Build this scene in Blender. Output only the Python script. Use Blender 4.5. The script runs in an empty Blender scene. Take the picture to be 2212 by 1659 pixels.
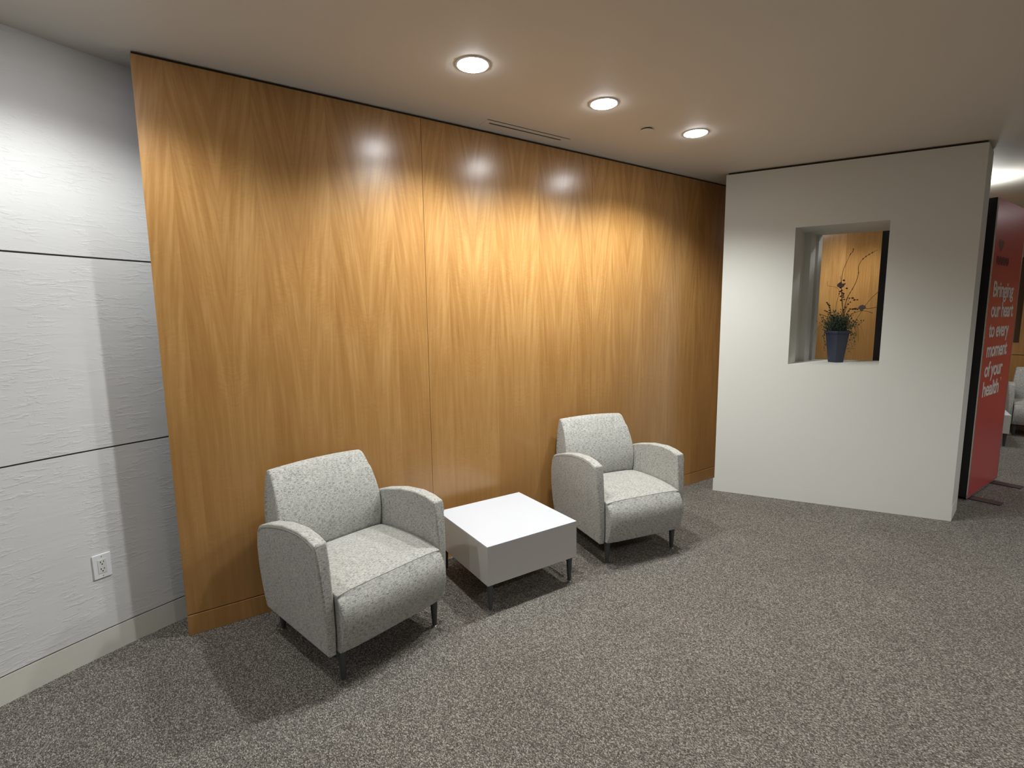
import bpy, bmesh, math, random
from mathutils import Vector, Matrix
PI = math.pi
S = bpy.context.scene
C = S.collection
random.seed(7)

# ------------------------------------------------------------------ camera, world, exposure
cd = bpy.data.cameras.new('camera')
cam = bpy.data.objects.new('camera', cd); C.objects.link(cam)
cd.sensor_fit = 'HORIZONTAL'; cd.sensor_width = 36.0
cd.lens = 36.0 * 1092.0 / 2212.0
cd.clip_start = 0.02; cd.clip_end = 100
R = Matrix(((0.8295127, 0.0825927, 0.5523469),
            (-0.5583442, 0.1002156, 0.8235342),
            (-0.0126641, 0.9915318, -0.1292453)))
right = Vector((R[0][0], R[1][0], R[2][0])); upv = Vector((R[0][1], R[1][1], R[2][1])); fwd = Vector((R[0][2], R[1][2], R[2][2]))
M = Matrix((( right.x, upv.x, -fwd.x, 0), (right.y, upv.y, -fwd.y, 0), (right.z, upv.z, -fwd.z, 0), (0, 0, 0, 1)))
cam.matrix_world = Matrix.Translation((0, 0, 1.6)) @ M
S.camera = cam

w = bpy.data.worlds.new('world'); S.world = w; w.use_nodes = True
w.node_tree.nodes['Background'].inputs[0].default_value = (0.9, 0.95, 1.0, 1)
w.node_tree.nodes['Background'].inputs[1].default_value = 0.02
S.view_settings.view_transform = 'Standard'
S.view_settings.look = 'None'
S.view_settings.exposure = 0.17
S.view_settings.gamma = 1.0
S.view_settings.use_curve_mapping = False

H = 2.80            # ceiling height
YW = 2.936          # face of the wood wall
SPOT_W = 76.0       # downlight power
SPOT_ANGLE = 144
SPOT_BLEND = 0.60
LENS_E = 62.0
LIGHT_COL = (0.965, 1.0, 0.985)
# downlight positions (row along the wood wall, then hidden ones and unseen ones added as fill)
ROW = [(-0.22, 2.36), (1.300, 2.239), (2.147, 2.229), (2.994, 2.243)]
OTHER = [(-1.3, 0.9, .28), (1.2, -1.2, .62), (3.6, -1.2, .75), (6.2, -1.2, .70),
         (8.6, 0.4, .6), (5.9, 1.848, .6), (6.75, 2.235, .38), (7.6, 2.235, .38)]

# ------------------------------------------------------------------ material helpers
def new_mat(name):
    m = bpy.data.materials.new(name); m.use_nodes = True
    nt = m.node_tree; b = nt.nodes['Principled BSDF']
    return m, nt, b
def N(nt, typ, **kw):
    n = nt.nodes.new(typ)
    for k, v in kw.items():
        if k == 'props':
            for a, c in v.items(): setattr(n, a, c)
        else:
            n.inputs[k.replace('_', ' ')].default_value = v
    return n
def simple(name, col, rough=0.5, metal=0.0, spec=0.5, emit=0.0, ecol=None, noise=0.0, nscale=40):
    m, nt, b = new_mat(name)
    b.inputs['Base Color'].default_value = (*col, 1)
    b.inputs['Roughness'].default_value = rough
    b.inputs['Metallic'].default_value = metal
    b.inputs['Specular IOR Level'].default_value = spec
    if emit:
        b.inputs['Emission Color'].default_value = (*(ecol or col), 1)
        b.inputs['Emission Strength'].default_value = emit
    if noise:
        tc = N(nt, 'ShaderNodeTexCoord'); nz = N(nt, 'ShaderNodeTexNoise', Scale=nscale, Detail=4.0)
        nt.links.new(tc.outputs['Object'], nz.inputs['Vector'])
        mx = N(nt, 'ShaderNodeMix', props={'data_type': 'RGBA'})
        mx.inputs[6].default_value = (*[c * (1 - noise) for c in col], 1)
        mx.inputs[7].default_value = (*[min(1, c * (1 + noise)) for c in col], 1)
        nt.links.new(nz.outputs[0], mx.inputs[0]); nt.links.new(mx.outputs[2], b.inputs['Base Color'])
    return m
def mathn(nt, op, a, b=None, c=None, clamp=False):
    n = nt.nodes.new('ShaderNodeMath'); n.operation = op; n.use_clamp = clamp
    for i, v in enumerate((a, b, c)):
        if v is None: continue
        if isinstance(v, (int, float)): n.inputs[i].default_value = v
        else: nt.links.new(v, n.inputs[i])
    return n.outputs[0]
def ramp(nt, fac, stops):
    n = nt.nodes.new('ShaderNodeValToRGB')
    el = n.color_ramp.elements
    while len(el) < len(stops): el.new(0.5)
    for e, (p, c) in zip(el, stops): e.position = p; e.color = (*c, 1) if len(c) == 3 else c
    nt.links.new(fac, n.inputs[0]); return n.outputs[0]
def comb(nt, x, y, z):
    n = nt.nodes.new('ShaderNodeCombineXYZ')
    for i, v in enumerate((x, y, z)):
        if isinstance(v, (int, float)): n.inputs[i].default_value = v
        else: nt.links.new(v, n.inputs[i])
    return n.outputs[0]
def noise(nt, vec, scale, detail=3.0, rough=0.5, dist=0.0):
    n = N(nt, 'ShaderNodeTexNoise', Scale=scale, Detail=detail, Roughness=rough, Distortion=dist)
    nt.links.new(vec, n.inputs['Vector']); return n.outputs[0]
def mixc(nt, fac, a, b, typ='MIX'):
    n = nt.nodes.new('ShaderNodeMix'); n.data_type = 'RGBA'; n.blend_type = typ
    for i, v in ((0, fac), (6, a), (7, b)):
        if isinstance(v, tuple): n.inputs[i].default_value = (*v, 1)
        elif isinstance(v, (int, float)): n.inputs[i].default_value = v
        else: nt.links.new(v, n.inputs[i])
    return n.outputs[2]
def bump(nt, b, h, strength, dist):
    n = nt.nodes.new('ShaderNodeBump'); n.inputs['Strength'].default_value = strength
    n.inputs['Distance'].default_value = dist
    nt.links.new(h, n.inputs['Height']); nt.links.new(n.outputs[0], b.inputs['Normal'])

def wood_mat(name, axis='X', tint=1.0, rough=0.30, base=False):
    m, nt, b = new_mat(name)
    tc = nt.nodes.new('ShaderNodeTexCoord'); sp = nt.nodes.new('ShaderNodeSeparateXYZ')
    nt.links.new(tc.outputs['Object'], sp.inputs[0])
    x = sp.outputs[axis]; z = sp.outputs['Z']
    leaf = 0.1785
    xs = mathn(nt, 'ADD', x, 7.14 - 0.07)          # leaf joints fall 0.07 m right of the panel edge
    # book-matched leaves: the coordinate folds back at every second leaf edge
    fold = mathn(nt, 'PINGPONG', xs, leaf)
    idx = mathn(nt, 'FLOOR', mathn(nt, 'DIVIDE', xs, leaf * 2))
    saw = mathn(nt, 'FRACT', mathn(nt, 'DIVIDE', xs, leaf * 2))
    # ribbons slant away from each joint, more towards the top of the log
    qz = mathn(nt, 'MAXIMUM', mathn(nt, 'SUBTRACT', z, 0.9), 0.0)
    sl = mathn(nt, 'ADD', fold, mathn(nt, 'MULTIPLY', mathn(nt, 'MULTIPLY', qz, qz), 0.048))
    v1 = comb(nt, mathn(nt, 'MULTIPLY', sl, 1.0), mathn(nt, 'MULTIPLY', idx, 0.03), mathn(nt, 'MULTIPLY', z, 0.06))
    r1 = noise(nt, v1, 46.0, 4.0, 0.55)
    v2 = comb(nt, mathn(nt, 'MULTIPLY', fold, 1.0), 0.0, mathn(nt, 'MULTIPLY', z, 0.014))
    r2 = noise(nt, v2, 170.0, 3.0, 0.6)
    v3 = comb(nt, mathn(nt, 'MULTIPLY', fold, 0.55), mathn(nt, 'MULTIPLY', idx, .4), mathn(nt, 'MULTIPLY', z, 0.12))
    r3 = noise(nt, v3, 9.0, 2.0, 0.5)
    # cross figure (small wavy ripples), strong only in patches
    v4 = comb(nt, mathn(nt, 'MULTIPLY', fold, 0.28), 3.0, mathn(nt, 'ADD', z, mathn(nt, 'MULTIPLY', fold, 0.35)))
    r4 = noise(nt, v4, 85.0, 2.0, 0.5, 0.4)
    v5 = comb(nt, fold, mathn(nt, 'MULTIPLY', idx, 2.0), mathn(nt, 'MULTIPLY', z, 0.5))
    r5 = noise(nt, v5, 7.0, 2.0, 0.5)
    patch = ramp(nt, r5, [(0.42, (0, 0, 0)), (0.62, (1, 1, 1))])
    amp = N(nt, 'ShaderNodeMapRange'); nt.links.new(z, amp.inputs[0])      # the figure is calmer low on the log
    for i_, v_ in zip((1, 2, 3, 4), (0.7, 1.8, 0.38, 1.0)): amp.inputs[i_].default_value = v_
    f = mathn(nt, 'ADD', mathn(nt, 'MULTIPLY', mathn(nt, 'MULTIPLY', mathn(nt, 'SUBTRACT', r1, 0.5), 1.15), amp.outputs[0]), 0.5)
    f = mathn(nt, 'ADD', f, mathn(nt, 'MULTIPLY', mathn(nt, 'SUBTRACT', r2, 0.5), 0.22))
    f = mathn(nt, 'ADD', f, mathn(nt, 'MULTIPLY', mathn(nt, 'SUBTRACT', r3, 0.5), 0.45))
    f = mathn(nt, 'ADD', f, mathn(nt, 'MULTIPLY', mathn(nt, 'MULTIPLY', mathn(nt, 'SUBTRACT', r4, 0.5), patch), 0.30), clamp=True)
    f = mathn(nt, 'ADD', f, mathn(nt, 'MULTIPLY', mathn(nt, 'SUBTRACT', saw, 0.5), 0.13), clamp=True)
    t = tint
    col = ramp(nt, f, [(0.05, (0.30 * t, 0.136 * t, 0.035 * t)), (0.45, (0.405 * t, 0.203 * t, 0.060 * t)),
                       (0.75, (0.50 * t, 0.275 * t, 0.094 * t)), (1.0, (0.60 * t, 0.355 * t, 0.145 * t))])
    nt.links.new(col, b.inputs['Base Color'])
    b.inputs['Roughness'].default_value = rough
    b.inputs['Specular IOR Level'].default_value = 0.35
    b.inputs['Coat Weight'].default_value = 0.8; b.inputs['Coat Roughness'].default_value = 0.25; b.inputs['Coat IOR'].default_value = 1.5
    bump(nt, b, f, 0.015, 0.002)
    return m

def plaster(name, col, scale=220, strength=0.08, rough=0.75):
    m, nt, b = new_mat(name)
    tc = nt.nodes.new('ShaderNodeTexCoord')
    nz = noise(nt, tc.outputs['Object'], scale, 3.0)
    big = noise(nt, tc.outputs['Object'], 1.4, 2.0)
    c = mixc(nt, big, tuple(x * 0.975 for x in col), tuple(min(1, x * 1.02) for x in col))
    nt.links.new(c, b.inputs['Base Color'])
    b.inputs['Roughness'].default_value = rough
    b.inputs['Specular IOR Level'].default_value = 0.3
    bump(nt, b, nz, strength, 0.001)
    return m

def stucco_mat():
    m, nt, b = new_mat('trowelled white stucco')
    tc = nt.nodes.new('ShaderNodeTexCoord'); sp = nt.nodes.new('ShaderNodeSeparateXYZ')
    nt.links.new(tc.outputs['UV'], sp.inputs[0])
    v = comb(nt, mathn(nt, 'MULTIPLY', sp.outputs['X'], 0.22), sp.outputs['Y'], 0.0)
    n1 = noise(nt, v, 60.0, 4.0, 0.6, 0.5)
    n2 = noise(nt, v, 15.0, 3.0, 0.5, 0.3)
    pt = noise(nt, tc.outputs['UV'], 5.0, 2.0)
    patch = ramp(nt, pt, [(0.42, (0.06, 0.06, 0.06)), (0.60, (1, 1, 1))])
    cr = ramp(nt, n1, [(0.52, (0, 0, 0)), (0.60, (1, 1, 1))])
    h = mathn(nt, 'ADD', mathn(nt, 'MULTIPLY', cr, patch), mathn(nt, 'MULTIPLY', n2, 0.8))
    c = mixc(nt, mathn(nt, 'MULTIPLY', n2, 1.0), (0.70, 0.69, 0.68), (0.77, 0.76, 0.755))
    nt.links.new(c, b.inputs['Base Color'])
    b.inputs['Roughness'].default_value = 0.7
    b.inputs['Specular IOR Level'].default_value = 0.3
    bump(nt, b, h, 0.30, 0.004)
    return m

def carpet_mat():
    m, nt, b = new_mat('taupe loop carpet')
    tc = nt.nodes.new('ShaderNodeTexCoord')
    mp = nt.nodes.new('ShaderNodeMapping'); mp.inputs['Rotation'].default_value = (0, 0, 0.6)
    mp.inputs['Scale'].default_value = (1.0, 0.62, 1)
    nt.links.new(tc.outputs['Object'], mp.inputs[0])
    n1 = noise(nt, mp.outputs[0], 260.0, 1.0, 0.5, 0.3)
    vo = nt.nodes.new('ShaderNodeTexVoronoi'); vo.inputs['Scale'].default_value = 230
    nt.links.new(mp.outputs[0], vo.inputs['Vector'])
    vs = nt.nodes.new('ShaderNodeSeparateColor'); nt.links.new(vo.outputs['Color'], vs.inputs[0])
    big = noise(nt, tc.outputs['Object'], 2.2, 3.0)
    f = mathn(nt, 'ADD', mathn(nt, 'MULTIPLY', n1, 0.95), mathn(nt, 'MULTIPLY', vs.outputs[0], 0.36))
    f = mathn(nt, 'ADD', f, mathn(nt, 'MULTIPLY', mathn(nt, 'SUBTRACT', big, 0.5), 0.10))
    col = ramp(nt, f, [(0.42, (0.070, 0.060, 0.053)), (0.58, (0.145, 0.128, 0.113)),
                       (0.74, (0.23, 0.210, 0.183)), (0.92, (0.50, 0.47, 0.415))])
    nt.links.new(col, b.inputs['Base Color'])
    b.inputs['Roughness'].default_value = 0.95
    b.inputs['Specular IOR Level'].default_value = 0.1
    h = mathn(nt, 'SUBTRACT', n1, mathn(nt, 'MULTIPLY', vo.outputs['Distance'], 0.6))
    bump(nt, b, h, 0.9, 0.006)
    return m

def fabric_mat():
    m, nt, b = new_mat('grey tweed upholstery')
    tc = nt.nodes.new('ShaderNodeTexCoord'); sp = nt.nodes.new('ShaderNodeSeparateXYZ')
    nt.links.new(tc.outputs['UV'], sp.inputs[0])
    u, v = sp.outputs['X'], sp.outputs['Y']
    a = noise(nt, comb(nt, mathn(nt, 'MULTIPLY', u, 0.15), v, 0.0), 340.0, 2.0, 0.55)
    c = noise(nt, comb(nt, u, mathn(nt, 'MULTIPLY', v, 0.15), 5.0), 340.0, 2.0, 0.55)
    big = noise(nt, tc.outputs['UV'], 16.0, 2.0)
    fine = noise(nt, tc.outputs['UV'], 900.0, 1.0)
    f = mathn(nt, 'MINIMUM', a, mathn(nt, 'ADD', c, 0.03))
    f = mathn(nt, 'ADD', f, mathn(nt, 'MULTIPLY', mathn(nt, 'SUBTRACT', big, 0.5), 0.10))
    f = mathn(nt, 'ADD', f, mathn(nt, 'MULTIPLY', mathn(nt, 'SUBTRACT', fine, 0.5), 0.12))
    col = ramp(nt, f, [(0.30, (0.13, 0.132, 0.126)), (0.39, (0.29, 0.29, 0.272)), (0.48, (0.45, 0.445, 0.412)), (0.62, (0.59, 0.575, 0.53))])
    nt.links.new(col, b.inputs['Base Color'])
    b.inputs['Roughness'].default_value = 0.95
    b.inputs['Specular IOR Level'].default_value = 0.1
    b.inputs['Sheen Weight'].default_value = 0.15
    bump(nt, b, f, 0.5, 0.0012)
    return m

MW = wood_mat('figured honey veneer')
MWF = wood_mat('honey veneer across', 'Y', 0.95)
MWB = wood_mat('honey veneer plinth', 'X', 1.05, 0.4)
MSEAM = simple('dark reveal', (0.03, 0.018, 0.010), 0.8)
MGROOVE = simple('grey joint', (0.10, 0.095, 0.09), 0.8)
MST = stucco_mat()
MPAINT = plaster('warm white wall paint', (0.735, 0.735, 0.685))
MCEIL = plaster('ceiling paint', (0.70, 0.66, 0.60), 300, 0.03, 0.6)
MBASEL = simple('cream wall base', (0.72, 0.70, 0.63), 0.55, noise=0.03)
MCARPET = carpet_mat()
MFAB = fabric_mat()
MLEG = simple('dark slate metal', (0.065, 0.074, 0.078), 0.42, 0.3)
MGLIDE = simple('nickel glide', (0.75, 0.72, 0.68), 0.25, 0.9)
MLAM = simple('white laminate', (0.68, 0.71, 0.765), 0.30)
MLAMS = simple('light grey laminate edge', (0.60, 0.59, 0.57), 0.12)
MPLATE = simple('white plastic', (0.82, 0.82, 0.84), 0.3)
MPLATE2 = simple('ivory plastic', (0.72, 0.72, 0.68), 0.4)
MBLACK = simple('black gloss', (0.006, 0.006, 0.007), 0.6)
MRED = simple('red printed panel', (0.56, 0.070, 0.072), 0.32, noise=0.05, nscale=3)
MTEXT = simple('off white lettering', (0.80, 0.76, 0.73), 0.5)
MLOGO = simple('dark red print', (0.16, 0.035, 0.035), 0.5)
MORANGE = simple('pale orange print', (0.85, 0.42, 0.25), 0.5)
MRIM = simple('polished edge', (0.75, 0.70, 0.72), 0.15, 0.9)
MPOT = simple('slate blue glazed pot', (0.030, 0.036, 0.062), 0.40, noise=0.3, nscale=60)
MLEAF = simple('dusty dark green leaf', (0.030, 0.055, 0.030), 0.6, noise=0.4, nscale=90)
MGRASS = simple('dark olive grass', (0.07, 0.075, 0.03), 0.6, noise=0.4, nscale=90)
MTWIG = simple('brown twig', (0.055, 0.030, 0.018), 0.7)
MTWIGG = simple('grey green twig', (0.16, 0.15, 0.08), 0.7)
MBERRY = simple('dark red berry', (0.13, 0.018, 0.016), 0.4)
MBUD = simple('blackish bud', (0.02, 0.022, 0.015), 0.6)
MFLOWER = simple('dusty mauve flower', (0.10, 0.072, 0.072), 0.7)
MSOIL = simple('dark soil', (0.02, 0.016, 0.012), 0.95, noise=0.5)
MTRIM = simple('white lamp trim', (0.8, 0.8, 0.8), 0.35)
MVENT = simple('painted vent metal', (0.62, 0.58, 0.52), 0.5)
MDARKIN = simple('dark duct', (0.02, 0.018, 0.016), 0.9)

# ------------------------------------------------------------------ mesh helpers
def link(name, bm, m, parent=None, smooth=False, bev=0, seg=2, ang=35, uv=False):
    bmesh.ops.recalc_face_normals(bm, faces=bm.faces)
    if uv: box_uv(bm)
    me = bpy.data.meshes.new(name); bm.to_mesh(me); bm.free()
    for x in (m if isinstance(m, (list, tuple)) else [m]): me.materials.append(x)
    o = bpy.data.objects.new(name, me); C.objects.link(o)
    if parent: o.parent = parent
    if smooth or bev:
        for p in me.polygons: p.use_smooth = True
        try: me.set_sharp_from_angle(angle=math.radians(40 if not bev else 60))
        except Exception: pass
    if bev:
        md = o.modifiers.new('bevel', 'BEVEL'); md.width = bev; md.segments = seg
        md.limit_method = 'ANGLE'; md.angle_limit = math.radians(ang)
        md.harden_normals = False
    return o
def box_uv(bm):
    uvl = bm.loops.layers.uv.verify()
    for f in bm.faces:
        n = f.normal; ax = max(range(3), key=lambda i: abs(n[i]))
        for l in f.loops:
            p = l.vert.co
            l[uvl].uv = (p.y, p.z) if ax == 0 else ((p.x, p.z) if ax == 1 else (p.x, p.y))
def tagk(o, label=None, cat=None, group=None, kind=None):
    if label: o['label'] = label
    if cat: o['category'] = cat
    if group: o['group'] = group
    if kind: o['kind'] = kind
    return o
def thing(name, label, cat, loc=(0, 0, 0), rz=0, group=None):
    o = bpy.data.objects.new(name, None); C.objects.link(o)
    o.empty_display_size = 0.1
    o.location = loc; o.rotation_euler = (0, 0, rz)
    return tagk(o, label, cat, group)
def struct(o): o['kind'] = 'structure'; return o
def add_box(bm, x0, x1, y0, y1, z0, z1):
    v = [bm.verts.new((x, y, z)) for x in (x0, x1) for y in (y0, y1) for z in (z0, z1)]
    for f in ((0, 1, 3, 2), (4, 6, 7, 5), (0, 4, 5, 1), (2, 3, 7, 6), (0, 2, 6, 4), (1, 5, 7, 3)):
        bm.faces.new([v[i] for i in f])
def boxbm(*a):
    bm = bmesh.new(); add_box(bm, *a); return bm
def add_prism(bm, pts, z0, z1):
    """vertical prism over a plan polygon"""
    a = [bm.verts.new((p[0], p[1], z0)) for p in pts]; b = [bm.verts.new((p[0], p[1], z1)) for p in pts]
    n = len(pts)
    bm.faces.new(a[::-1]); bm.faces.new(b)
    for i in range(n): bm.faces.new((a[i], a[(i + 1) % n], b[(i + 1) % n], b[i]))
def add_lathe(bm, prof, n=24, cx=0, cy=0, rot=0):
    rings = []
    for r, z in prof:
        rings.append([bm.verts.new((cx + r * math.cos(2 * PI * k / n + rot), cy + r * math.sin(2 * PI * k / n + rot), z)) for k in range(n)])
    for a, b in zip(rings, rings[1:]):
        for k in range(n): bm.faces.new((a[k], a[(k + 1) % n], b[(k + 1) % n], b[k]))
    bm.faces.new(rings[0][::-1]); bm.faces.new(rings[-1])
def add_tube(bm, pts, r0, r1=None, n=6):
    pts = [Vector(p) for p in pts]; r1 = r0 if r1 is None else r1
    rings = []; m = len(pts)
    ref = Vector((0.31, 0.2, 0.93))
    for i, p in enumerate(pts):
        d = (pts[min(i + 1, m - 1)] - pts[max(i - 1, 0)]).normalized()
        a = d.cross(ref)
        if a.length < 1e-3: a = d.cross(Vector((1, 0, 0)))
        a.normalize(); b = d.cross(a)
        r = r0 + (r1 - r0) * i / max(1, m - 1)
        rings.append([bm.verts.new(p + r * (math.cos(2 * PI * k / n) * a + math.sin(2 * PI * k / n) * b)) for k in range(n)])
    for q, s in zip(rings, rings[1:]):
        for k in range(n): bm.faces.new((q[k], q[(k + 1) % n], s[(k + 1) % n], s[k]))
    bm.faces.new(rings[0][::-1]); bm.faces.new(rings[-1])
def smooth_path(pts, k=6, closed=False):
    P = [Vector(p) for p in pts]; n = len(P); out = []
    rng = range(n if closed else n - 1)
    for i in rng:
        p0 = P[(i - 1) % n] if closed or i > 0 else P[0]
        p1 = P[i]; p2 = P[(i + 1) % n]
        p3 = P[(i + 2) % n] if closed or i + 2 < n else P[-1]
        for j in range(k):
            t = j / k
            out.append(0.5 * ((2 * p1) + (-p0 + p2) * t + (2 * p0 - 5 * p1 + 4 * p2 - p3) * t * t + (-p0 + 3 * p1 - 3 * p2 + p3) * t ** 3))
    if not closed: out.append(P[-1])
    return out
def add_ball(bm, c, r, sx=1, sy=1, sz=1, sub=1):
    q = bmesh.ops.create_icosphere(bm, subdivisions=sub, radius=r)
    for v in q['verts']: v.co = Vector((v.co.x * sx, v.co.y * sy, v.co.z * sz)) + Vector(c)

# ------------------------------------------------------------------ the room
struct(link('floor', boxbm(-5.2, 10.6, -4.8, 5.6, -0.06, 0.0), MCARPET))
struct(link('ceiling', boxbm(-5.2, 10.6, -4.8, 5.6, H, H + 0.08), MCEIL))

# wood wall: three veneer panels and a fourth behind the white pier, thin seams between them
wz = bmesh.new()
seams = [-0.048, 1.338, 2.718, 4.098, 5.478, 6.858, 8.238, 9.95]
for a, b_ in zip(seams, seams[1:]):
    x0 = a + (0.0 if a < 0 else 0.0012); x1 = b_ - 0.0012
    add_box(wz, x0, x1, YW, YW + 0.02, 0.114, H - 0.014)
ww = struct(link('wall_wood', wz, MW))
bb = bmesh.new(); add_box(bb, -0.044, 9.99, YW + 0.012, YW + 0.10, 0.0, H - 0.001)
tb = struct(link('trim_1', bb, MSEAM))
struct(link('baseboard_wood', boxbm(-0.048, 9.95, YW - 0.001, YW + 0.014, 0.0, 0.108), MWB, bev=0.0015))

# curved stucco wall on the left
ang0 = math.radians(21.0); Rw = 4.9
def lw(s):      # s metres to the left of the point hidden behind the wood panel's edge
    n = 60; x, y = -0.057, 3.143
    st = s / n
    for i in range(n):
        a = ang0 + (i + 0.5) * st / Rw
        x -= math.cos(a) * st; y -= math.sin(a) * st
    return x, y, ang0 + s / Rw
def lw_strip(bm, z0, z1, off, depth, s0=-0.75, s1=5.2, n=64):
    uvl = bm.loops.layers.uv.verify()
    F = []; Bk = []; ss = []
    for i in range(n + 1):
        s = s0 + (s1 - s0) * i / n; x, y, a = lw(s)
        nx, ny = math.sin(a), -math.cos(a)
        F.append([bm.verts.new((x + nx * off, y + ny * off, z)) for z in (z0, z1)])
        Bk.append([bm.verts.new((x + nx * (off - depth), y + ny * (off - depth), z)) for z in (z0, z1)])
        ss.append(s)
    for i in range(n):
        f = bm.faces.new((F[i][0], F[i + 1][0], F[i + 1][1], F[i][1]))
        for l, uv in zip(f.loops, ((ss[i], z0), (ss[i + 1], z0), (ss[i + 1], z1), (ss[i], z1))): l[uvl].uv = uv
        bm.faces.new((F[i][1], F[i + 1][1], Bk[i + 1][1], Bk[i][1]))
        bm.faces.new((F[i][0], Bk[i][0], Bk[i + 1][0], F[i + 1][0]))
        bm.faces.new((Bk[i][0], Bk[i][1], Bk[i + 1][1], Bk[i + 1][0]))
    for i in (0, n): bm.faces.new((F[i][0], F[i][1], Bk[i][1], Bk[i][0]))
st = bmesh.new()
for z0, z1 in ((0.127, 1.006), (1.014, 1.896), (1.904, H)): lw_strip(st, z0, z1, 0.0, 0.03)
struct(link('wall_left', st, MST, smooth=True))
gb = bmesh.new(); lw_strip(gb, 0.0, H - 0.001, -0.010, 0.08)
struct(link('trim_2', gb, MGROOVE))
lb = bmesh.new(); lw_strip(lb, 0.0, 0.120, 0.001, 0.011)
struct(link('baseboard_left', lb, MBASEL, smooth=True))

# walls the photo does not show: they close the lobby so its light stays real
struct(link('wall_front', boxbm(-5.2, 10.6, -4.8, -4.7, 0, H), MPAINT))
struct(link('wall_side', boxbm(-5.2, -5.1, -4.7, 5.5, 0, H), MPAINT))
struct(link('wall_back', boxbm(-5.1, 10.5, 5.5, 5.6, 0, H), MPAINT))
# far wood wall beyond the pier: wainscot with a groove, recessed dark panel above
fw = bmesh.new()
add_box(fw, 10.0, 10.1, -4.7, 3.0, 0.0, 0.985)
add_box(fw, 10.0, 10.1, -4.7, 3.0, 0.993, 1.16)
add_box(fw, 10.0, 10.1, -4.7, 1.955, 1.16, H)
add_box(fw, 10.0, 10.1, 2.6, 3.0, 1.16, H)
add_box(fw, 10.0, 10.1, 1.955, 2.6, 2.36, H)
struct(link('wall_right', fw, MWF))
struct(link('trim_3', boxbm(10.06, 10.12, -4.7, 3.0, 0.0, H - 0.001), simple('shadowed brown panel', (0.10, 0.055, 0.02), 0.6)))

# ------------------------------------------------------------------ white pier with the opening
P0 = Vector((4.044, 2.706)); P1 = Vector((4.882, 1.220))
J = Vector((0.640, 0.085))
d = (P1 - P0).normalized()
def on(s): return P0 + d * s
sa, sb = 0.541, 1.172
A, B = on(sa), on(sb)
JR = Vector((0.33, 0.052))
rear = [P0 + J * 1.0 + Vector((-0.02, 0.02)), A + J, B + J, P1 + Vector((0.60, 0.16))]
PT = H - 0.016
pier = bmesh.new()
foot = [P0, P1, P1 + JR, rear[3], rear[0]]
z0w, z1w = 1.185, 2.304
add_prism(pier, foot, 0.0, z0w)
add_prism(pier, foot, z1w, PT)
# left cheek, with the stepped reveal of the opening on its inner face
def stp(t, o): # point along the jamb, o metres back into the cheek
    q = A + J * t; return q + Vector((-0.13, 0.99)) * o
jamb = [stp(0, 0), stp(.24, 0), stp(.243, .05), stp(.57, .05), stp(.573, 0), stp(.75, 0), stp(.753, .05), stp(.86, .05), stp(.863, 0), stp(1, 0)]
add_prism(pier, [P0] + jamb + [rear[0]], z0w, z1w)
add_prism(pier, [B, P1, P1 + JR, rear[3], B + J], z0w, z1w)
wp = struct(link('wall_pier', pier, MPAINT))
# shadow reveal above the pier, base at its foot
def inset(poly, k):
    c = sum(poly, Vector((0, 0))) / len(poly); return [c + (p - c) * k for p in poly]
rv = bmesh.new(); add_prism(rv, inset(foot, 0.985), PT - 0.002, H - 0.001)
struct(link('trim_4', rv, MSEAM))
pb = bmesh.new(); nrm = Vector((-0.871, -0.491)) * 0.0004
add_prism(pb, [P0 + nrm - d * 0.011, P1 + nrm + d * 0.003, P1 + JR, P1, P0 , P0 - d * 0.011], 0.0, 0.118)
struct(link('baseboard_pier', pb, MPAINT))

# ------------------------------------------------------------------ ceiling fixtures
lens_m, nt, b = new_mat('lit lens')
b.inputs['Base Color'].default_value = (1, 1, 1, 1)
b.inputs['Emission Color'].default_value = (0.97, 0.98, 1.0, 1); b.inputs['Emission Strength'].default_value = LENS_E
labels = ['lit round downlight out of frame above the stucco wall',
          'lit round downlight nearest the camera, leftmost of the three in the ceiling',
          'lit round downlight in the middle of the three, above the white table and vent',
          'lit round downlight farthest away, rightmost of the three and nearest the white pier']
def downlight(x, y, k, label, group, casts=True):
    t = thing('ceiling_light', label, 'ceiling light', (x, y, H), 0, group)
    bm = bmesh.new(); add_lathe(bm, [(0.083, 0.0), (0.083, -0.003), (0.075, -0.005), (0.073, -0.0035), (0.073, 0.0)], 40)
    link('trim_ring', bm, MTRIM, t, smooth=True)
    bm = bmesh.new(); add_lathe(bm, [(0.072, -0.001), (0.070, -0.006), (0.055, -0.012), (0.03, -0.0145), (0.005, -0.015)], 40)
    link('lens', bm, lens_m, t, smooth=True)
    ld = bpy.data.lights.new('downlight_lamp', 'SPOT'); ld.energy = SPOT_W * k; ld.spot_size = math.radians(SPOT_ANGLE)
    ld.spot_blend = SPOT_BLEND; ld.shadow_soft_size = 0.035; ld.color = LIGHT_COL
    lo = bpy.data.objects.new('downlight_lamp', ld); C.objects.link(lo); lo.parent = t; lo.location = (0, 0, -0.055)
    return t
for (x, y), lab in zip(ROW, labels):
    downlight(x, y, 0.48 if x < 0 else 1.0, lab, 'recessed downlights in a row')
for i, (x, y, k) in enumerate(OTHER):
    downlight(x, y, k, ['round downlight beside the curved stucco wall, outside the picture', 'round downlight behind the camera on the left', 'round downlight behind the camera in the middle',
        'round downlight behind the camera on the right', 'round downlight over the far seating, behind the red display', 'round downlight above the back of the red display, hidden by the pier',
        'round downlight behind the white pier, close to the wood wall', 'round downlight farthest along the wood wall, hidden by the pier'][i], 'recessed downlights elsewhere')

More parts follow.
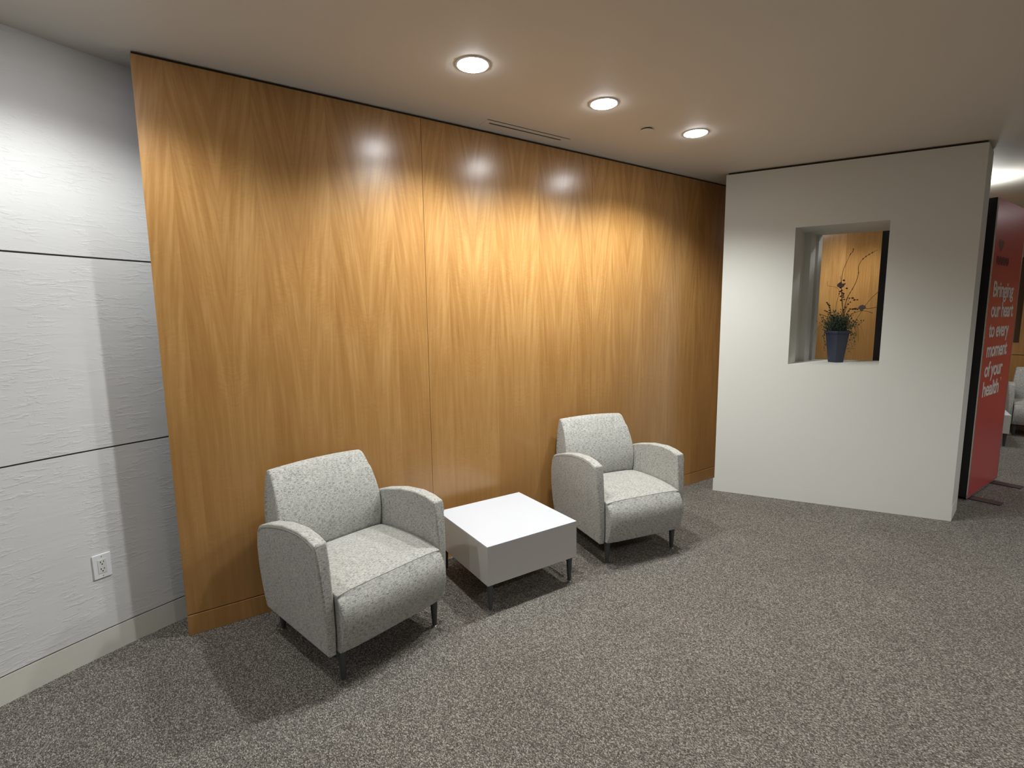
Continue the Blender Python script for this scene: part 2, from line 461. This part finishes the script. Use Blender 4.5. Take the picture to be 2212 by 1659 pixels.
# linear diffuser, sprinkler cover
t = thing('air_vent', 'slim linear air vent in the ceiling along the top of the wood wall', 'air vent', (1.71, 2.775, H))
bm = bmesh.new()
add_box(bm, 0.0, 0.645, 0.0, 0.030, -0.004, 0.0); add_box(bm, 0.0, 0.645, 0.045, 0.100, -0.004, 0.0)
add_box(bm, 0.0, 0.030, 0.030, 0.045, -0.004, 0.0); add_box(bm, 0.60, 0.645, 0.030, 0.045, -0.004, 0.0)
link('frame', bm, MCEIL, t)
link('slot', boxbm(0.030, 0.60, 0.030, 0.045, -0.0025, -0.0005), MDARKIN, t)
link('edge_gap', boxbm(-0.004, 0.649, -0.005, -0.0005, -0.0015, -0.0002), MDARKIN, t)
t = thing('sprinkler_cover', 'small round flat sprinkler cover plate in the ceiling between two downlights', 'sprinkler cover', (2.665, 2.372, H))
bm = bmesh.new(); add_lathe(bm, [(0.040, -0.007), (0.042, -0.010), (0.040, -0.012), (0.01, -0.0125)], 32)
link('plate', bm, MCEIL, t, smooth=True)
bm = bmesh.new(); add_lathe(bm, [(0.036, -0.0005), (0.036, -0.0070)], 32); link('neck', bm, MDARKIN, t)

# ------------------------------------------------------------------ outlet
x, y, a = lw(0.335)
t = thing('power_outlet', 'white double power outlet low on the stucco wall', 'power outlet', (x, y, 0.446), a)
# local frame: x along the wall, -y into the room
link('cover_plate', boxbm(-0.036, 0.036, -0.006, 0.0005, -0.059, 0.059), MPLATE, t, bev=0.002)
link('socket_insert', boxbm(-0.0175, 0.0175, -0.0075, -0.006, -0.034, 0.034), MPLATE2, t, bev=0.001)
for zc in (0.017, -0.017):
    bm = bmesh.new()
    add_box(bm, -0.0075, -0.0045, -0.0080, -0.0074, zc + 0.000, zc + 0.0085)
    add_box(bm, 0.0050, 0.0075, -0.0080, -0.0074, zc + 0.001, zc + 0.0080)
    add_box(bm, -0.0025, 0.0025, -0.0080, -0.0074, zc - 0.0095, zc - 0.0045)
    link('socket', bm, MBLACK, t)
for zc in (0.048, -0.048):
    bm = bmesh.new(); add_ball(bm, (0, -0.006, zc), 0.003, 1, .3, 1, 2); link('screw', bm, MGLIDE, t, smooth=True)

# ------------------------------------------------------------------ armchair
def leg_bm(x, y, ztop, r0=0.021, r1=0.0115):
    bm = bmesh.new(); add_lathe(bm, [(r1, 0.012), (r0, ztop)], 20, x, y); return bm
def glide_bm(x, y):
    bm = bmesh.new(); add_lathe(bm, [(0.013, 0.0), (0.013, 0.006), (0.007, 0.0085), (0.006, 0.0122)], 16, x, y); return bm
def arm_outer(z): return 0.331 + 0.026 * min(1, max(0, (z - 0.15) / 0.5))
def make_armchair():
    t = thing('armchair', 'x', 'armchair')
    prof = [(-0.016, 0.150), (-0.022, 0.26), (-0.016, 0.44), (-0.004, 0.58), (0.010, 0.662),
            (0.070, 0.679), (0.16, 0.688), (0.30, 0.676), (0.45, 0.643), (0.545, 0.612), (0.568, 0.600),
            (0.60, 0.56), (0.626, 0.48), (0.634, 0.38), (0.628, 0.27), (0.606, 0.160), (0.598, 0.152)]
    for s in (-1, 1):
        bm = bmesh.new()
        I = [bm.verts.new((s * 0.2955, v, z)) for v, z in prof]
        O = [bm.verts.new((s * arm_outer(z), v, z)) for v, z in prof]
        n = len(prof)
        bm.faces.new(I[::-1]); bm.faces.new(O)
        for i in range(n): bm.faces.new((I[i], I[(i + 1) % n], O[(i + 1) % n], O[i]))
        ao = link('armrest', bm, MFAB, t, bev=0.008, seg=3, ang=50, uv=True)
        # stitched seam a little inside the outer top edge
        bm = bmesh.new()
        top = [(s * (arm_outer(z) + 0.0006), v, z) for v, z in [(0.004, 0.600), (0.016, 0.648), (0.075, 0.665), (0.16, 0.673), (0.30, 0.661), (0.45, 0.628), (0.545, 0.597), (0.58, 0.568)]]
        add_tube(bm, smooth_path(top, 4), 0.0013, n=6)
        link('seam', bm, MFAB, ao, smooth=True)
    # seat
    sp = smooth_path([(-0.045, 0.158, 0), (-0.072, 0.215, 0), (-0.088, 0.29, 0), (-0.078, 0.365, 0), (-0.034, 0.430, 0)], 5)
    pf = [(p.x, p.y) for p in sp] + [(p.x, p.y) for p in smooth_path([(-0.030, 0.433, 0), (0.06, 0.449, 0), (0.20, 0.456, 0), (0.38, 0.450, 0), (0.475, 0.438, 0)], 4)] + [(0.475, 0.16)]
    bm = bmesh.new(); cols = []
    us = [-0.2895, -0.27, -0.22, -0.12, 0, 0.12, 0.22, 0.27, 0.2895]
    for u in us:
        e = 1 - (abs(u) / 0.2895) ** 6
        cols.append([bm.verts.new((u, v + (0.012 * (1 - e) if v < 0 and z < .43 else 0), z - (0.010 * (1 - e) if z > 0.42 else 0))) for v, z in pf])
    n = len(pf)
    for a_, b_ in zip(cols, cols[1:]):
        for i in range(n): bm.faces.new((a_[i], b_[i], b_[(i + 1) % n], a_[(i + 1) % n]))
    bm.faces.new(cols[0]); bm.faces.new(cols[-1][::-1])
    so = link('seat', bm, MFAB, t, smooth=True, bev=0.010, seg=3, ang=48, uv=True)
    bm = bmesh.new(); add_tube(bm, [(u, -0.0325 , 0.4316 - 0.010 * (abs(u) / 0.2895) ** 6) for u in [-.284, -.26, -.2, -.1, 0, .1, .2, .26, .284]], 0.0016, n=8)
    link('seam', bm, simple('seam thread grey', (0.30, 0.30, 0.29), 0.9), so, smooth=True)
    # backrest
    fp = smooth_path([(0.492, 0.40, 0), (0.478, 0.47, 0), (0.474, 0.55, 0), (0.490, 0.64, 0), (0.525, 0.73, 0), (0.568, 0.805, 0), (0.598, 0.845, 0)], 4)
    bp = smooth_path([(0.612, 0.855, 0), (0.640, 0.860, 0), (0.650, 0.845, 0), (0.655, 0.80, 0), (0.648, 0.60, 0), (0.630, 0.40, 0), (0.60, 0.17, 0)], 4)
    pf = [(p.x, p.y) for p in fp] + [(p.x, p.y) for p in bp] + [(0.492, 0.17)]
    def hw(z):
        if z < 0.60: return 0.2925
        q = (z - 0.60) / 0.26; return 0.2925 - 0.025 * q ** 1.3
    bm = bmesh.new(); cols = []
    for k in (-1, -0.93, -0.75, -0.4, 0, 0.4, 0.75, 0.93, 1):
        cols.append([bm.verts.new((k * hw(z), v, z - (0.012 * k * k if z > 0.78 else 0))) for v, z in pf])
    n = len(pf)
    for a_, b_ in zip(cols, cols[1:]):
        for i in range(n): bm.faces.new((a_[i], b_[i], b_[(i + 1) % n], a_[(i + 1) % n]))
    bm.faces.new(cols[0]); bm.faces.new(cols[-1][::-1])
    link('backrest', bm, MFAB, t, smooth=True, bev=0.012, seg=3, ang=48, uv=True)
    link('underframe', boxbm(-0.285, 0.285, 0.02, 0.58, 0.140, 0.157), MBLACK, t)
    for sx in (-1, 1):
        for yy in (0.0, 0.585):
            lo = link('leg', leg_bm(sx * 0.2635, yy, 0.1575 if yy < .1 else 0.1575), MLEG, t, smooth=True)
            link('glide', glide_bm(sx * 0.2635, yy), MGLIDE, lo, smooth=True)
    return t
def dup(root, name=None):
    r = root.copy(); C.objects.link(r)
    for ch in list(root.children):
        c = ch.copy(); C.objects.link(c); c.parent = r
        for g in ch.children:
            d_ = g.copy(); C.objects.link(d_); d_.parent = c
    return r
def frame_at(fl, fr):
    a = Vector(fl); b_ = Vector(fr); m = (a + b_) / 2; return (m.x, m.y, 0), math.atan2(b_.y - a.y, b_.x - a.x)
ch = make_armchair()
GC = 'matching grey tweed armchairs'
loc, rz = frame_at((0.516, 2.152), (1.024, 2.287))
ch.location = loc; ch.rotation_euler = (0, 0, rz)
tagk(ch, 'grey tweed armchair on the left of the white table, nearest the stucco wall', 'armchair', GC)
c2 = dup(ch); loc, rz = frame_at((2.242, 2.256), (2.760, 2.158)); c2.location = loc; c2.rotation_euler = (0, 0, rz)
tagk(c2, 'grey tweed armchair on the right of the white table, between it and the white pier', 'armchair', GC)
c3 = dup(ch); c3.location = (9.04, 1.45, 0); c3.rotation_euler = (0, 0, math.radians(-75))
tagk(c3, 'grey armchair far off at the right picture edge, partly hidden behind the red display', 'armchair', GC)

# ------------------------------------------------------------------ tables
def make_table():
    t = thing('side_table', 'x', 'table')
    h = 0.31
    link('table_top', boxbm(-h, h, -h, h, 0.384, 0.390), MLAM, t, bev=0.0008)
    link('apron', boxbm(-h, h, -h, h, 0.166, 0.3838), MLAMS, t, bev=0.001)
    for sx in (-1, 1):
        for sy in (-1, 1):
            lo = link('leg', leg_bm(sx * 0.279, sy * 0.279, 0.168, 0.019, 0.011), MLEG, t, smooth=True)
            link('glide', glide_bm(sx * 0.279, sy * 0.279), MGLIDE, lo, smooth=True)
    return t
tb1 = make_table(); tb1.location = (1.621, 2.511, 0); tb1.rotation_euler = (0, 0, math.radians(-0.9))
tagk(tb1, 'low square white side table between the two near armchairs', 'table', 'white side tables')
tb2 = dup(tb1); tb2.location = (8.322, 1.975, 0); tb2.rotation_euler = (0, 0, math.radians(19))
tagk(tb2, 'white side table far off behind the red display, beside the distant armchair', 'table', 'white side tables')

# ------------------------------------------------------------------ red display
KX0, KX1, KY0, KY1, KZ0, KZ1 = 5.535, 6.465, 1.292, 2.070, 0.025, 2.505
t = thing('display_stand', 'tall black display with a red front panel and white slogan', 'display', (KX0, KY0, 0), math.radians(1.0))
link('body', boxbm(0, KX1 - KX0, 0.006, KY1 - KY0, KZ0, KZ1), MBLACK, t, bev=0.004)
link('front_panel', boxbm(0.006, KX1 - KX0 - 0.006, -0.002, 0.0055, KZ0 + 0.004, KZ1 - 0.004), MRED, t, bev=0.001)
for xx in (0.0, KX1 - KX0 - 0.006):
    bm = bmesh.new(); add_box(bm, xx, xx + 0.006, -0.004, 0.0055, KZ0, KZ1); link('edge_strip', bm, MRIM, t, bev=0.0015)
link('edge_strip', boxbm(0.0, KX1 - KX0, -0.004, 0.0055, KZ0 - 0.006, KZ0 + 0.002), MRIM, t)
for xx in (0.06, 0.75):
    link('foot', boxbm(xx, xx + 0.11, -0.20, 0.30, 0.0, 0.008), simple('dark plum metal', (0.05, 0.03, 0.035), 0.5), t, bev=0.002)
    link('foot_post', boxbm(xx + 0.01, xx + 0.06, 0.06, 0.10, 0.008, KZ0), MBLACK, t)
def text_obj(s, x, z, size, mat, name, tx=None):
    cu = bpy.data.curves.new('lettering', 'FONT'); cu.body = s; cu.size = size; cu.extrude = 0.0008; cu.offset = size * 0.021
    cu.space_character = 0.93
    o = bpy.data.objects.new('tmp', cu); C.objects.link(o)
    dg = bpy.context.evaluated_depsgraph_get(); dg.update()
    me = bpy.data.meshes.new_from_object(o.evaluated_get(dg))
    bpy.data.objects.remove(o)
    xs = [v.co.x for v in me.vertices]; wd = max(xs) - min(xs); k = tx / wd if tx else 1
    for v in me.vertices: v.co.x = (v.co.x - min(xs)) * k
    me.materials.clear(); me.materials.append(mat)
    r = bpy.data.objects.new(name, me); C.objects.link(r); r.parent = t
    r.location = (x, -0.0034, z); r.rotation_euler = (PI / 2, 0, 0)
    r['label'] = 'off-white lettering reading "%s"' % s
    return r
for s, z, wd in (('Bringing', 1.728, 0.64), ('our heart', 1.560, 0.70), ('to every', 1.392, 0.62), ('moment', 1.224, 0.635), ('of your', 1.056, 0.55), ('health', 0.887, 0.495)):
    text_obj(s, 0.108, z, 0.178, MTEXT, 'lettering', wd)
r = text_obj('TM', 0.108 + 0.51, 0.985, 0.045, MORANGE, 'lettering', 0.05); r['label'] = 'small pale orange trademark letters'
# dark emblem: a heart over a blurred word block
bm = bmesh.new()
hp = []
for i in range(40):
    a_ = 2 * PI * i / 40
    hp.append((16 * math.sin(a_) ** 3 / 16, (13 * math.cos(a_) - 5 * math.cos(2 * a_) - 2 * math.cos(3 * a_) - math.cos(4 * a_)) / 16))
vs = [bm.verts.new((0.205 + 0.075 * p[0], -0.0030, 2.145 + 0.058 * p[1])) for p in hp]
f = bm.faces.new(vs); ex = bmesh.ops.extrude_face_region(bm, geom=[f])
for v in [g for g in ex['geom'] if isinstance(g, bmesh.types.BMVert)]: v.co.y += 0.0008
o = link('emblem', bm, MLOGO, t); o['label'] = 'small dark heart emblem'
bm = bmesh.new()
for i in range(9):
    x = 0.11 + i * 0.0425
    add_box(bm, x, x + 0.013, -0.0034, -0.0022, 1.985, 2.055)
    add_box(bm, x + 0.013, x + 0.034, -0.0034, -0.0022, 1.985 if i % 2 else 2.04, 2.0 if i % 2 else 2.055)
    add_box(bm, x + 0.022, x + 0.034, -0.0034, -0.0022, 2.0, 2.04)
o = link('emblem', bm, MLOGO, t); o['label'] = 'row of small dark illegible characters'

# ------------------------------------------------------------------ potted arrangement on the sill
pc = Vector((4.79, 2.075, 1.1855))
t = thing('potted_plant', 'dried flower arrangement in a dark blue tapered pot on the sill of the opening', 'potted plant', pc, math.atan2(-0.917, 0.399))
bm = bmesh.new()
add_lathe(bm, [(0.062, 0.0), (0.065, 0.006), (0.099, 0.246), (0.111, 0.249), (0.113, 0.270), (0.100, 0.271), (0.094, 0.242)], 6, rot=PI / 6)
link('pot', bm, MPOT, t, bev=0.002)
bm = bmesh.new(); add_lathe(bm, [(0.080, 0.220), (0.092, 0.246)], 6, rot=PI / 6); link('soil', bm, MSOIL, t)
def q(X, Y, dep=0.0): return Vector(((X - 600) * 0.00080, dep, (1428 - Y) * 0.000963))
rnd = random.Random(11)
def branch(pts, r0, r1, mat, name='branch', dep0=0.0, dep1=0.0, k=5, knots=0):
    n = len(pts); P = [q(X, Y, dep0 + (dep1 - dep0) * i / (n - 1)) for i, (X, Y) in enumerate(pts)]
    P = smooth_path(P, k); bm = bmesh.new(); add_tube(bm, P, r0, r1, 6)
    for i in range(knots):
        p = P[rnd.randrange(2, len(P) - 1)]; add_ball(bm, p, r0 * 1.6, 1, 1, 1.6, 1)
    link(name, bm, mat, t, smooth=True)
branch([(612, 1190), (640, 1010), (622, 900), (604, 720), (612, 620), (640, 540), (665, 480), (688, 450), (692, 430)], .0024, .0010, MTWIG, dep1=.05, knots=8)
branch([(625, 1190), (652, 920), (680, 830), (722, 750), (748, 660), (745, 590), (778, 530), (840, 490), (893, 465)], .0028, .0012, MTWIG, dep1=-.05, knots=9)
branch([(600, 1190), (570, 940), (590, 800), (545, 755), (482, 742), (474, 700)], .0018, .0010, MTWIGG, dep1=.07)
branch([(605, 1190), (632, 1000), (622, 870), (602, 740), (590, 668)], .0022, .0012, MTWIG, dep1=-.03)
branch([(620, 1190), (655, 960), (690, 862), (722, 868), (757, 878)], .0014, .0008, MTWIGG, dep1=-.06)
branch([(620, 1190), (650, 1010), (672, 925), (697, 895)], .0018, .0010, MTWIG, dep1=.03)
branch([(620, 1190), (668, 1010), (700, 958), (800, 950), (860, 955), (930, 942)], .0016, .0020, MTWIG, dep1=-.07)
branch([(640, 1190), (700, 1020), (790, 975), (850, 978), (900, 995)], .0014, .0020, MTWIG, dep1=.04)
branch([(640, 1190), (740, 1080), (830, 930), (890, 855), (955, 795)], .0007, .0022, MTWIG, dep1=.08)
branch([(600, 1190), (560, 1070), (500, 1025), (438, 1000)], .0014, .0024, MTWIG, dep1=-.05)
branch([(600, 1190), (540, 1060), (518, 950), (485, 895)], .0014, .0030, MBUD, dep1=-.04)
branch([(600, 1190), (545, 1050), (505, 985), (468, 965)], .0014, .0024, MBUD, dep1=.03)
# berries
for (X, Y) in [(625, 703), (636, 733), (600, 765), (655, 775), (592, 820), (618, 812), (628, 835), (605, 842), (612, 876), (600, 800), (630, 820), (685, 860), (715, 860), (730, 878), (757, 877), (697, 895), (680, 912), (640, 960), (655, 940), (640, 870), (600, 745), (632, 850), (612, 790)]:
    bm = bmesh.new(); add_ball(bm, (0, 0, 0), rnd.uniform(.006, .0092), 1.1, 1, .9, 2)
    o = link('berry', bm, MBERRY, t, smooth=True); o.location = q(X, Y, rnd.uniform(-.03, .03))
for (X, Y) in [(485, 895), (495, 908), (508, 922), (512, 940), (470, 965), (488, 975), (515, 965), (520, 985), (498, 1085), (490, 1078), (515, 1092), (545, 1088), (540, 1010), (700, 955), (722, 958), (744, 955), (765, 960), (735, 1060), (720, 1075)]:
    bm = bmesh.new(); add_ball(bm, (0, 0, 0), rnd.uniform(.006, .010), 1.2, 1, .9, 1)
    o = link('bud', bm, MBUD, t, smooth=True); o.location = q(X, Y, rnd.uniform(-.03, .03))
# two small dusty flowers
for (X, Y, dp) in ((800, 948, -.06), (600, 745, -.03)):
    bm = bmesh.new(); c = q(X, Y, dp)
    for k in range(7):
        a_ = 2 * PI * k / 7 + rnd.random()
        v = Vector((math.cos(a_), rnd.uniform(-.5, .5), math.sin(a_)))
        add_ball(bm, c + v * 0.015, 0.014, 1, .45, .8, 1)
    add_ball(bm, c, .008)
    link('flower', bm, MFLOWER, t, smooth=True)
# leafy mass: many little pointed leaves on short stalks
def leaf(bm, p, dirv, L, W):
    dirv = dirv.normalized(); s = dirv.cross(Vector((rnd.uniform(-1, 1), rnd.uniform(-1, 1), rnd.uniform(-1, 1)))).normalized() * W
    nn = dirv.cross(s).normalized() * W * 0.25
    a_ = bm.verts.new(p); b_ = bm.verts.new(p + dirv * L * .45 + s + nn); c_ = bm.verts.new(p + dirv * L); e_ = bm.verts.new(p + dirv * L * .45 - s + nn); m_ = bm.verts.new(p + dirv * L * .5 - nn * 0.5)
    bm.faces.new((a_, b_, m_)); bm.faces.new((b_, c_, m_)); bm.faces.new((c_, e_, m_)); bm.faces.new((e_, a_, m_))
bm = bmesh.new()
for i in range(190):
    th = rnd.uniform(0, 2 * PI); out = abs(rnd.gauss(0, .5))
    p0 = Vector((rnd.uniform(-.05, .05), rnd.uniform(-.05, .05), .24))
    dv = Vector((math.cos(th) * out, math.sin(th) * out, rnd.uniform(.35, 1.1)))
    L = rnd.uniform(.08, .205)
    tip = p0 + dv.normalized() * L
    add_tube(bm, [p0, (p0 + tip) / 2 + Vector((0, 0, .008)), tip], .0009, .0006, 3)
    for j in range(6):
        f_ = .25 + .75 * j / 5
        leaf(bm, p0 + (tip - p0) * f_, dv.normalized() + Vector((rnd.uniform(-1, 1), rnd.uniform(-1, 1), rnd.uniform(-.4, .9))), rnd.uniform(.014, .028), rnd.uniform(.0035, .0065))
link('foliage', bm, MLEAF, t)
# arching grass and trailing sprigs
bm = bmesh.new()
for i in range(34):
    s = 1 if i % 3 else -1
    a0 = rnd.uniform(-.5, .5)
    L = rnd.uniform(.10, .17)
    p = Vector((rnd.uniform(-.03, .05), rnd.uniform(-.04, .04), .245))
    up = rnd.uniform(.07, .15)
    pts = [p, p + Vector((s * L * .45, a0 * .08, up)), p + Vector((s * L * .85, a0 * .13, up * .55)), p + Vector((s * L, a0 * .16, up * .55 - rnd.uniform(.05, .14)))]
    add_tube(bm, smooth_path(pts, 5), .0011, .0004, 3)
link('grass_blades', bm, MGRASS, t)
for X, Y0, Y1 in ((-.090, .24, .10), (-.086, .24, .14), (.088, .24, .09), (.096, .25, .07), (.104, .24, .12), (.115, .25, .15)):
    bm = bmesh.new()
    pts = [Vector((X * .8, -.02, .262)), Vector((X * 1.12, -.03, Y0)), Vector((X * 1.02 + rnd.uniform(-.01, .01), -.035, (Y0 + Y1) / 2)), Vector((X + rnd.uniform(-.01, .015), -.03, Y1))]
    P = smooth_path(pts, 6); add_tube(bm, P, .0010, .0007, 3)
    for p in P[4:]:
        leaf(bm, p, Vector((rnd.uniform(-1, 1), rnd.uniform(-1, 1), rnd.uniform(-1, .4))), rnd.uniform(.010, .02), .004)
    link('trailing_sprig', bm, MLEAF, t)

# ------------------------------------------------------------------ invented uplighter on the display, added to make the far ceiling streak
t2 = thing('uplight', 'slim uplight on top of the red display, washing the ceiling', 'light', (6.25, 1.60, KZ1))
bm = bmesh.new(); add_box(bm, -0.16, 0.16, -0.03, 0.03, 0.0, 0.035); link('housing', bm, MBLACK, t2)
ld = bpy.data.lights.new('uplight_lamp', 'AREA'); ld.shape = 'RECTANGLE'; ld.size = 0.30; ld.size_y = 0.05; ld.energy = 5; ld.color = (0.97, 1.0, 0.97)
lo = bpy.data.objects.new('uplight_lamp', ld); C.objects.link(lo); lo.parent = t2; lo.location = (0, 0, 0.04); lo.rotation_euler = (PI, 0, 0)
